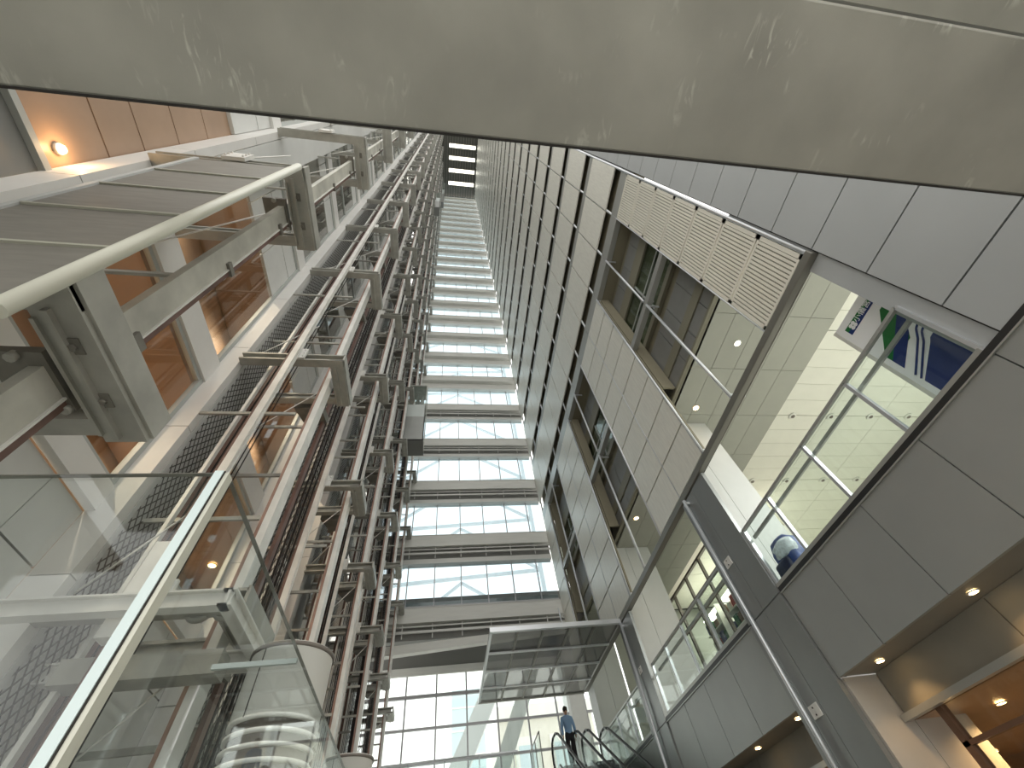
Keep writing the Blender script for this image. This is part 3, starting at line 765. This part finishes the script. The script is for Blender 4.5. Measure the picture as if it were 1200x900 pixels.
for (x, y), lab, pw in (((7.32, 6.84), 'lit downlight in the gallery ceiling beside the white column', 10), ((7.3, 2.42), 'lit downlight glowing through the louvre panel', 10), ((6.95, 11.93), 'lit orange downlight over the second bay, above the far white column', 25), ((7.67, 4.64), 'unlit round ceiling fitting in the middle of the gallery ceiling', 0)):
    downlight(x, y, 8.89, lab, 'downlights in the gallery ceiling', pw > 0, pw, 0.08)
for i, (x, y) in enumerate([(10.9, 7.22), (12.3, 7.22), (13.8, 7.2), (15.27, 7.18), (10.93, 10.23), (12.32, 10.23), (13.84, 10.22), (15.3, 10.22)]):
    t = thing('ceiling_spotlight', (x, y, 9.05), '', 'spotlight', 'round white spotlights in the bright hall ceiling')
    t['label'] = 'small round white spotlight in the bright hall ceiling, ' + ('nearer row, ' if i < 4 else 'farther row, ') + ['first from the column', 'second from the column', 'third from the column', 'last from the column'][i % 4]
    MB().lathe((x, y), [(0.11, 9.02), (0.13, 9.06)], 18).build('rim', 'lamp_rim', t)
    MB().lathe((x, y), [(0.05, 9.0), (0.07, 9.03)], 14).build('lens', 'casing_band', t)
for (x, y, z), lab in zip(((-4.4, 2.2, 9.58), (-4.4, 5.6, 9.58), (-4.4, 8.6, 9.58)), ('added warm lamp brightening the upper brown lobby, behind the nearest lift tower', 'added warm lamp brightening the upper brown lobby, behind the second lift tower', 'added warm lamp brightening the upper brown lobby, behind the third lift tower')):
    downlight(x, y, z, lab, 'warm ceiling lamps in the brown lobby', True, 150, 0.06)  # extra lamps added to brighten the dark upper lobby windows
for (x, y, z), lab in zip(((-4.55, 1.0, 5.43), (-4.6, 2.4, 5.43), (-4.6, 5.3, 5.43), (-4.5, 6.2, 5.43), (-4.6, 8.4, 5.43)), ('lit warm ceiling lamp behind the upper left windows', 'lit warm ceiling lamp in the brown lobby behind the sheet screen tube', 'lit warm lamp seen through the near glass, upper of two', 'lit warm lamp seen through the near glass, lower of two', 'lit warm lamp in the brown lobby, behind the third lift tower')):
    downlight(x, y, z, lab, 'warm ceiling lamps in the brown lobby', True, 110, 0.07)
for (x, y), lab in (((7.84, 6.21), 'bright lobby lamp behind the lowest right window, upper one'), ((10.79, 9.42), 'bright lobby lamp behind the lowest right window, lower one')):
    downlight(x, y, 1.36, lab, 'lamps in the brown lobby at the lower right', True, 120, 0.06)
# glowing disc and point light on the panel, standing in for a downlight's glow
t = thing('downlight_glow', (-3.6, 0.82, 4.86), 'small glowing lamp on the brown panels at the upper left', 'lamp')
T((-3.62, 0.82, 4.86), (-3.56, 0.82, 4.86), 0.035, 16).build('lens', 'warm_lamp', t)
T((-3.62, 0.82, 4.86), (-3.585, 0.82, 4.86), 0.05, 16).build('rim', 'lamp_rim', t)
l = bpy.data.lights.new('lamp_light', 'POINT'); l.energy = 3; l.color = (1, 0.6, 0.28); l.shadow_soft_size = 0.03
o = bpy.data.objects.new('lamp_light', l); C.objects.link(o); o.parent = t; o.location = (0.12, 0, 0)

# tall sign
t = thing('tall_sign', (6.75, 2.2, 3.28), 'tall white standing sign with green and blue blocks behind the nearest balustrade', 'sign')
B(6.70, 6.95, 1.75, 2.74, 3.28, 5.72).build('cabinet', 'sign_white', t, 0.01)
B(6.69, 6.70, 2.69, 2.745, 3.28, 5.72).build('edge_trim', 'lamp_rim', t)
def plate(pts, name, material, x=6.695):
    return MB().poly([(x, y, z) for y, z in pts], (0.004, 0, 0)).build(name, material, t)
plate([(2.58, 5.58), (2.58, 5.50), (1.97, 5.49), (1.97, 5.56)], 'header_green', 'sign_green')
plate([(2.58, 5.50), (2.58, 5.42), (1.97, 5.42), (1.97, 5.49)], 'header_blue', 'sign_blue')
plate([(1.75, 5.26), (2.05, 5.26), (2.60, 4.76), (2.60, 4.62), (2.2, 4.62), (1.75, 5.1)], 'green_block', 'sign_green')
plate([(1.75, 5.1), (1.98, 5.0), (2.6, 4.62), (2.6, 4.42), (2.14, 4.68), (1.98, 4.85), (1.75, 4.9)], 'blue_block', 'sign_blue', 6.693)
plate([(1.75, 4.44), (2.07, 4.40), (2.12, 4.36), (2.60, 4.10), (2.60, 3.45), (1.75, 3.45)], 'lower_blue', 'sign_blue')
for dz in (0, 0.09):
    m = MB()
    for (a, za), (b, zb) in (((1.9, 4.68), (2.05, 4.63)), ((2.05, 4.63), (2.16, 4.52)), ((2.16, 4.52), (2.60, 4.24))):
        m.bar((6.692, a, za - dz), (6.692, b, zb - dz), 0.004, 0.03, up=(0, 0, 1))
    m.build('curved_line', 'sign_blue', t)
# four-petal emblem and three characters
lg = MB()
for q in range(4):
    a_ = math.radians(45 + 90 * q); cy, cz = 2.44 - 0.042 * math.cos(a_), 5.50 + 0.042 * math.sin(a_)
    lg.poly([(6.690, cy + 0.034 * math.cos(2 * math.pi * i / 10), cz + 0.034 * math.sin(2 * math.pi * i / 10)) for i in range(10)], (0.004, 0, 0))
lg.build('emblem', 'sign_white', t)
for i, chs in enumerate('\u5c0f\u5100\u5bae'):
    cu = bpy.data.curves.new('sign_character', 'FONT'); cu.body = chs; cu.size = 0.13; cu.extrude = 0.002; cu.align_x = 'CENTER'; cu.align_y = 'CENTER'
    cu.materials.append(M['sign_white'])
    oc = bpy.data.objects.new('sign_text', cu); C.objects.link(oc); bpy.context.view_layer.update()
    me = bpy.data.meshes.new_from_object(oc.evaluated_get(bpy.context.evaluated_depsgraph_get())); bpy.data.objects.remove(oc)
    o = bpy.data.objects.new('sign_character', me); C.objects.link(o); o.parent = t
    o.matrix_local = Matrix(((0, 0, -1, 6.690 - 6.75), (-1, 0, 0, 2.31 - 0.125 * i - 2.2), (0, 1, 0, 5.50 - 3.28), (0, 0, 0, 1)))

# blue bag in the corner
def blob(name, c, rad, material, parent, sq=0.25, seed=1, sub=3):
    import bmesh
    bm = bmesh.new(); bmesh.ops.create_icosphere(bm, subdivisions=sub, radius=1.0)
    rnd = random.Random(seed); ph = [rnd.uniform(0, 6) for _ in range(6)]
    for v in bm.verts:
        x, y, z = v.co
        p = 2.0 / (2.0 + 3 * sq)
        x, y, z = (math.copysign(abs(q) ** p, q) for q in (x, y, z))
        k_ = 1 + 0.05 * math.sin(4 * x + ph[0]) * math.sin(5 * y + ph[1]) + 0.04 * math.sin(7 * z + ph[2] + 3 * x)
        v.co = (x * rad[0] * k_, y * rad[1] * k_, z * rad[2] * k_)
    me = bpy.data.meshes.new(name); bm.to_mesh(me); bm.free()
    for p_ in me.polygons: p_.use_smooth = True
    me.materials.append(M[material]); o = bpy.data.objects.new(name, me); C.objects.link(o)
    if parent is not None:
        o.parent = parent; o.location = Vector(c) - Vector(parent.location)
    else: o.location = c
    return o
t = thing('blue_bag', (6.40, 6.25, 3.28), 'bulky blue bag wrapped in clear film in the corner of the near balustrade', 'bag')
blob('bag_body', (6.40, 6.34, 3.70), (0.22, 0.30, 0.44), 'bag_blue', t, 0.5, 3)
blob('film_wrap', (6.30, 6.26, 3.88), (0.15, 0.24, 0.17), 'bag_film', t, 0.4, 8)
blob('bag_base', (6.35, 6.42, 3.52), (0.22, 0.24, 0.24), 'bag_dark', t, 0.8, 5)
for dy in (-0.06, 0.10): blob('bag_tuft', (6.38, 6.38 + dy, 4.14), (0.04, 0.04, 0.035), 'bag_dark', t, 0.2, 2, 2)

# lit shop behind the second balustrade
t = struct(empty('window_1', (10.4, 13.5, 3.28)))
m = MB()
for y in (10.25, 11.72, 13.2, 14.65, 16.1, 17.56, 19.0): m.box(10.38, 10.50, y - 0.05, y + 0.05, 3.28, 8.88)
for z in (8.82, 7.88, 7.36): m.box(10.38, 10.50, 10.2, 19.0, z, z + 0.08)
m.build('frame', 'casing_band', t)
B(10.43, 10.44, 10.2, 19.0, 3.3, 8.85).build('glass_panel', 'rail_glass', t)
lab2 = ['nearest shelf', 'second shelf', 'third shelf', 'fourth shelf']
gm = ['goods_blue', 'goods_red', 'goods_white', 'goods_brown', 'goods_green']
cols_n = {'goods_blue': 'blue', 'goods_red': 'red', 'goods_white': 'white', 'goods_brown': 'brown', 'goods_green': 'green'}
xs_s = (8.3, 8.9, 9.5)
PL = ['closest to the pipe', 'second from the pipe', 'third from the pipe', 'farthest from the pipe']
for i in range(4):
    y0 = 11.3 + i * 1.75
    t = thing('shop_shelf', (11.6, y0, 3.28), 'tall white lit shop shelf behind the second bay balustrade, ' + PL[i], 'shelf', 'shop shelves')
    MB().box(11.95, 12.0, y0, y0 + 1.5, 3.28, 7.9).box(11.4, 12.0, y0 - 0.04, y0, 3.28, 7.9).build('rack', 'goods_white', t)
    for z in (5.2, 5.9, 6.6, 7.2): B(11.45, 11.95, y0, y0 + 1.5, z, z + 0.04).build('board', 'goods_white', t)
    B(11.5, 11.9, y0 + 0.1, y0 + 1.4, 7.80, 7.86).build('shelf_lamp', 'shop_lamp', t)
    for j, z in enumerate((5.94, 6.64, 7.24)):
        for q in range(4):
            mm = gm[(i * 2 + j * 3 + q) % 5]
            h = 0.28 + 0.07 * ((i + j + q) % 3)
            tag(B(11.5, 11.85, y0 + 0.08 + q * 0.36, y0 + 0.36 + q * 0.36, z, z + h).build('shop_box', mm, None, 0.01),
                '%s box, %s board of the shelf %s, %s place' % (cols_n[mm], ['lowest', 'middle', 'upper'][j], PL[i], ['first', 'second', 'third', 'fourth'][q]), 'box', 'goods on the shop shelves')
t = thing('shop_carpet', (8.5, 12.5, 3.29), 'red floor carpet in front of the shop at the end of the second bay', 'carpet')
B(6.6, 8.4, 11.0, 13.2, 3.285, 3.30).build('carpet', 'red_carpet', t)

# escalators and landing
EX = ((4.02, 4.74), (5.12, 5.80))
YA = 17.8; ZA = 3.62
SL = math.tan(math.radians(30))
for i, (xa, xb) in enumerate(EX):
    t = thing('escalator', ((xa + xb) / 2, YA, ZA), ('left escalator with glass sides, under the man in the blue shirt', 'right escalator with glass sides, next to the gallery wall')[i], 'escalator', 'escalators to the far landing')
    for x in (xa, xb):
        yb, zb = YA - 8.5, ZA - 8.5 * SL
        m = MB().poly([(x, YA + 0.7, ZA - 0.1), (x, YA + 0.9, ZA + 0.5), (x, YA + 0.6, ZA + 0.88), (x, YA, ZA + 0.88), (x, yb, zb + 0.88), (x, yb, zb - 0.1), (x, YA, ZA - 0.1)], (0.015, 0, 0))
        m.build('glass_side', 'rail_glass', t)
        pts = [(x, YA + 0.7, ZA - 0.05), (x, YA + 0.93, ZA + 0.30), (x, YA + 0.92, ZA + 0.6), (x, YA + 0.75, ZA + 0.84), (x, YA + 0.45, ZA + 0.92), (x, YA, ZA + 0.92), (x, YA - 0.4, ZA + 0.80), (x, yb, zb + 1.03)]
        m = MB()
        for a, b in zip(pts, pts[1:]): m.tube((a[0] + 0.008, a[1], a[2]), (b[0] + 0.008, b[1], b[2]), 0.038, 10)
        m.build('handrail', 'rubber', t)
        MB().poly([(x - 0.03, YA + 0.7, ZA - 0.02), (x - 0.03, YA, ZA + 0.12), (x - 0.03, yb, zb + 0.12), (x - 0.03, yb, zb - 0.25), (x - 0.03, YA, ZA - 0.25), (x - 0.03, YA + 0.7, ZA - 0.25)], (0.07, 0, 0)).build('skirt', 'silver', t)
    m = MB()
    for q in range(24):
        y = YA - 0.05 - q * 0.36; m.box(xa + 0.05, xb - 0.05, y - 0.36, y, ZA - 0.3 - q * 0.36 * SL, ZA - 0.02 - q * 0.36 * SL)
    m.build('steps', 'step_metal', t)
    MB().poly([(xa - 0.04, YA + 0.7, ZA - 0.3), (xa - 0.04, YA, ZA - 0.32), (xa - 0.04, YA - 8.5, ZA - 0.4 - 8.5 * SL), (xa - 0.04, YA - 8.5, ZA - 0.9 - 8.5 * SL), (xa - 0.04, YA, ZA - 0.8)], (xb - xa + 0.08, 0, 0)).build('truss_casing', 'fascia_panel', t)
struct(B(3.4, 5.92, YA + 0.0, 23.9, ZA - 0.35, ZA - 0.02).build('floor_landing', 'floor_stone'))
struct(B(-6, 3.4, 22.6, 23.9, 4.0, 4.28).build('floor_walkway', 'floor_stone'))
t = thing('walkway_railing', (0, 22.7, 4.28), 'glass railing with a thin handrail in front of the far bright windows', 'railing')
T((-6, 22.7, 5.36), (3.4, 22.7, 5.36), 0.03).build('handrail', 'silver', t)
for i in range(7): T((-5.5 + i * 1.45, 22.7, 4.28), (-5.5 + i * 1.45, 22.7, 5.36), 0.02).build('post', 'silver', t)
B(-6, 3.4, 22.69, 22.70, 4.35, 5.3).build('glass_panel', 'rail_glass', t)
t = thing('landing_railing', (3.45, 19, ZA), 'slim metal railing at the left edge of the escalator landing', 'railing')
for y in (18.0, 19.0, 20.2): T((3.5, y, ZA - 0.02), (3.5, y, ZA + 1.08), 0.02).build('post', 'steel_edge', t)
T((3.5, 18.0, ZA + 1.08), (3.5, 20.2, ZA + 1.08), 0.022).build('handrail', 'steel_edge', t)
B(3.495, 3.505, 18.02, 20.18, ZA + 0.1, ZA + 0.98).build('glass_panel', 'rail_glass', t)

# man in a blue shirt on the landing, seen from behind
def skin_mesh(name, verts, edges, radii, material, parent, root=0, sub=2):
    me = bpy.data.meshes.new(name); me.from_pydata(verts, edges, []); me.update()
    o = bpy.data.objects.new(name, me); C.objects.link(o)
    md = o.modifiers.new('skin', 'SKIN'); md.use_smooth_shade = True
    for i, v in enumerate(me.skin_vertices[0].data):
        r = radii[i]; v.radius = r if isinstance(r, tuple) else (r, r); v.use_root = (i == root)
    ss = o.modifiers.new('sub', 'SUBSURF'); ss.levels = sub; ss.render_levels = sub
    me.materials.append(M[material]); o.parent = parent
    return o
pm = thing('person', (4.58, 18.05, ZA + 0.02), 'person in light blue shirt and black trousers standing atop the left escalator', 'person')
# coordinates relative to the feet; facing away (+y)
body = skin_mesh('body', [(0, 0, 0.92), (0, 0, 1.15), (0, 0.0, 1.33), (0, 0.0, 1.44), (0, 0.015, 1.53),
     (-0.17, 0, 1.36), (-0.22, -0.01, 1.10), (-0.22, 0.03, 0.86), (-0.215, 0.05, 0.78),
     (0.17, 0, 1.36), (0.22, -0.01, 1.10), (0.235, 0.03, 0.86), (0.23, 0.05, 0.78),
     (-0.09, 0, 0.86), (-0.095, 0.02, 0.48), (-0.10, -0.01, 0.08), (-0.10, 0.12, 0.035),
     (0.09, 0, 0.86), (0.10, 0.03, 0.48), (0.11, 0.0, 0.08), (0.115, 0.13, 0.035)],
    [(0, 1), (1, 2), (2, 3), (3, 4), (2, 5), (5, 6), (6, 7), (7, 8), (2, 9), (9, 10), (10, 11), (11, 12), (0, 13), (13, 14), (14, 15), (15, 16), (0, 17), (17, 18), (18, 19), (19, 20)],
    [(0.12, 0.08), (0.11, 0.075), (0.10, 0.07), 0.042, 0.045, 0.045, 0.038, 0.028, 0.022, 0.05, 0.038, 0.028, 0.022, 0.075, 0.05, 0.035, 0.03, 0.075, 0.05, 0.035, 0.03], 'skin', pm)
hd = blob('head', (4.58, 18.07, ZA + 0.02 + 1.59), (0.074, 0.092, 0.112), 'skin', pm, 0.0, 4)
blob('hair', (4.58, 18.05, ZA + 0.02 + 1.625), (0.084, 0.095, 0.098), 'hair', pm, 0.05, 6)
for s in (-1, 1): blob('ear', (4.58 + s * 0.078, 18.06, ZA + 0.02 + 1.58), (0.014, 0.022, 0.03), 'skin', pm, 0, 1, 2)
blob('nose', (4.58, 18.165, ZA + 0.02 + 1.57), (0.012, 0.018, 0.02), 'skin', pm, 0, 1, 2)
for s in (-1, 1):
    for f in range(4):
        x = s * 0.225; y = 0.03 + f * 0.018
        skin_mesh('finger', [(x, y, 0.775), (x - s * 0.004, y + 0.004, 0.735), (x - s * 0.012, y + 0.008, 0.70 + (0.008 if f in (0, 3) else 0))], [(0, 1), (1, 2)], [0.010, 0.009, 0.008], 'skin', pm, 0, 1)
    skin_mesh('thumb', [(s * 0.215, 0.085, 0.80), (s * 0.205, 0.105, 0.765), (s * 0.20, 0.11, 0.74)], [(0, 1), (1, 2)], [0.011, 0.010, 0.008], 'skin', pm, 0, 1)
skin_mesh('shirt', [(0, 0, 0.84), (0, 0, 1.12), (0, 0.0, 1.36), (0, 0.005, 1.46), (-0.17, 0, 1.36), (-0.225, -0.01, 1.10), (-0.222, 0.025, 0.88), (0.17, 0, 1.36), (0.225, -0.01, 1.10), (0.235, 0.025, 0.88)],
    [(0, 1), (1, 2), (2, 3), (2, 4), (4, 5), (5, 6), (2, 7), (7, 8), (8, 9)], [(0.155, 0.115), (0.15, 0.11), (0.15, 0.105), 0.06, 0.066, 0.056, 0.045, 0.066, 0.056, 0.045], 'shirt_blue', pm)
skin_mesh('trousers', [(0, 0, 1.04), (0, 0, 0.90), (-0.09, 0, 0.80), (-0.095, 0.02, 0.48), (-0.10, -0.01, 0.07), (0.09, 0, 0.80), (0.10, 0.03, 0.48), (0.11, 0.0, 0.07)],
    [(0, 1), (1, 2), (2, 3), (3, 4), (1, 5), (5, 6), (6, 7)], [(0.145, 0.105), (0.15, 0.11), 0.095, 0.07, 0.06, 0.095, 0.07, 0.06], 'trousers', pm)
for s in (-1, 1): blob('shoe', (4.58 + s * 0.105, 18.10, ZA + 0.02 + 0.045), (0.05, 0.13, 0.045), 'rubber', pm, 0.4, 2, 2)

# outside: slanting braces and buildings
t = thing('slanting_brace', (0, 28, 0), 'broad white slanting brace outside the far windows, the wider one', 'brace')
MB().bar((-3.5, 30, -1.5), (5.2, 30, 13.5), 1.0, 1.0, up=(0, 1, 0)).build('brace_tube', 'brace_paint', t)
t = thing('slanting_brace', (2, 28, 0), 'narrower white slanting brace outside the far windows, right of the wide one', 'brace')
MB().bar((-0.6, 29, -1.5), (7.2, 29, 13.5), 0.8, 0.6, up=(0, 1, 0)).build('brace_tube', 'white_paint', t)
struct(B(6.15, 6.85, 23.0, 23.5, -1.5, 9.2).build('wall_end', 'panel_grey'))
t = thing('stone_building', (8, 44, -1.5), 'cream stone building with a framed blue window outside, lower right of the far glazing', 'building')
B(5.2, 13.5, 44, 52, -1.5, 13.0).build('wall', 'stone_building', t)
B(5.0, 13.7, 43.7, 44, 12.4, 13.4).build('cornice', 'stone_trim', t)
for x in (6.4, 9.4):
    f = B(x, x + 1.9, 43.8, 44.05, 6.8, 11.2).build('window_surround', 'stone_trim', t)
    B(x + 0.3, x + 1.6, 43.7, 43.8, 7.2, 10.6).build('window_pane', 'teal_glass', f)
B(5.2, 13.5, 43.6, 44, 4.8, 6.0).build('balcony_band', 'stone_trim', t)
t = thing('glass_building', (3, 58, -1.5), 'pale blue glass office block far outside, left of the braces', 'building')
B(1.6, 5.4, 60, 66, -1.5, 20.5).build('wall', 'teal_glass', t)
for i in range(9): B(1.55, 5.45, 59.9, 60, 1 + i * 2.2, 1.15 + i * 2.2).build('floor_band', 'stone_trim', t)
# tall outdoor truss seen through the glazed floors
t = thing('outdoor_truss', (2, 29, -1.5), 'pale steel lattice standing outside, seen through the glazed floors', 'truss')
for x in (-5.0, 8.0): B(x, x + 0.3, 31.5, 31.8, -1.5, 60).build('chord', 'brace_paint', t)
for q in range(9):
    z0 = 13 + q * 5
    MB().bar((-5, 31.65, z0), (8.2, 31.65, z0 + 0.8), 0.22, 0.22).build('cross_beam', 'brace_paint', t)
    MB().bar((-5, 31.65, z0), (1.6, 31.65, z0 + 5.0), 0.2, 0.2).build('diagonal', 'brace_paint', t)
    MB().bar((1.6, 31.65, z0 + 5.0), (8.2, 31.65, z0 + 0.8), 0.2, 0.2).build('diagonal', 'brace_paint', t)
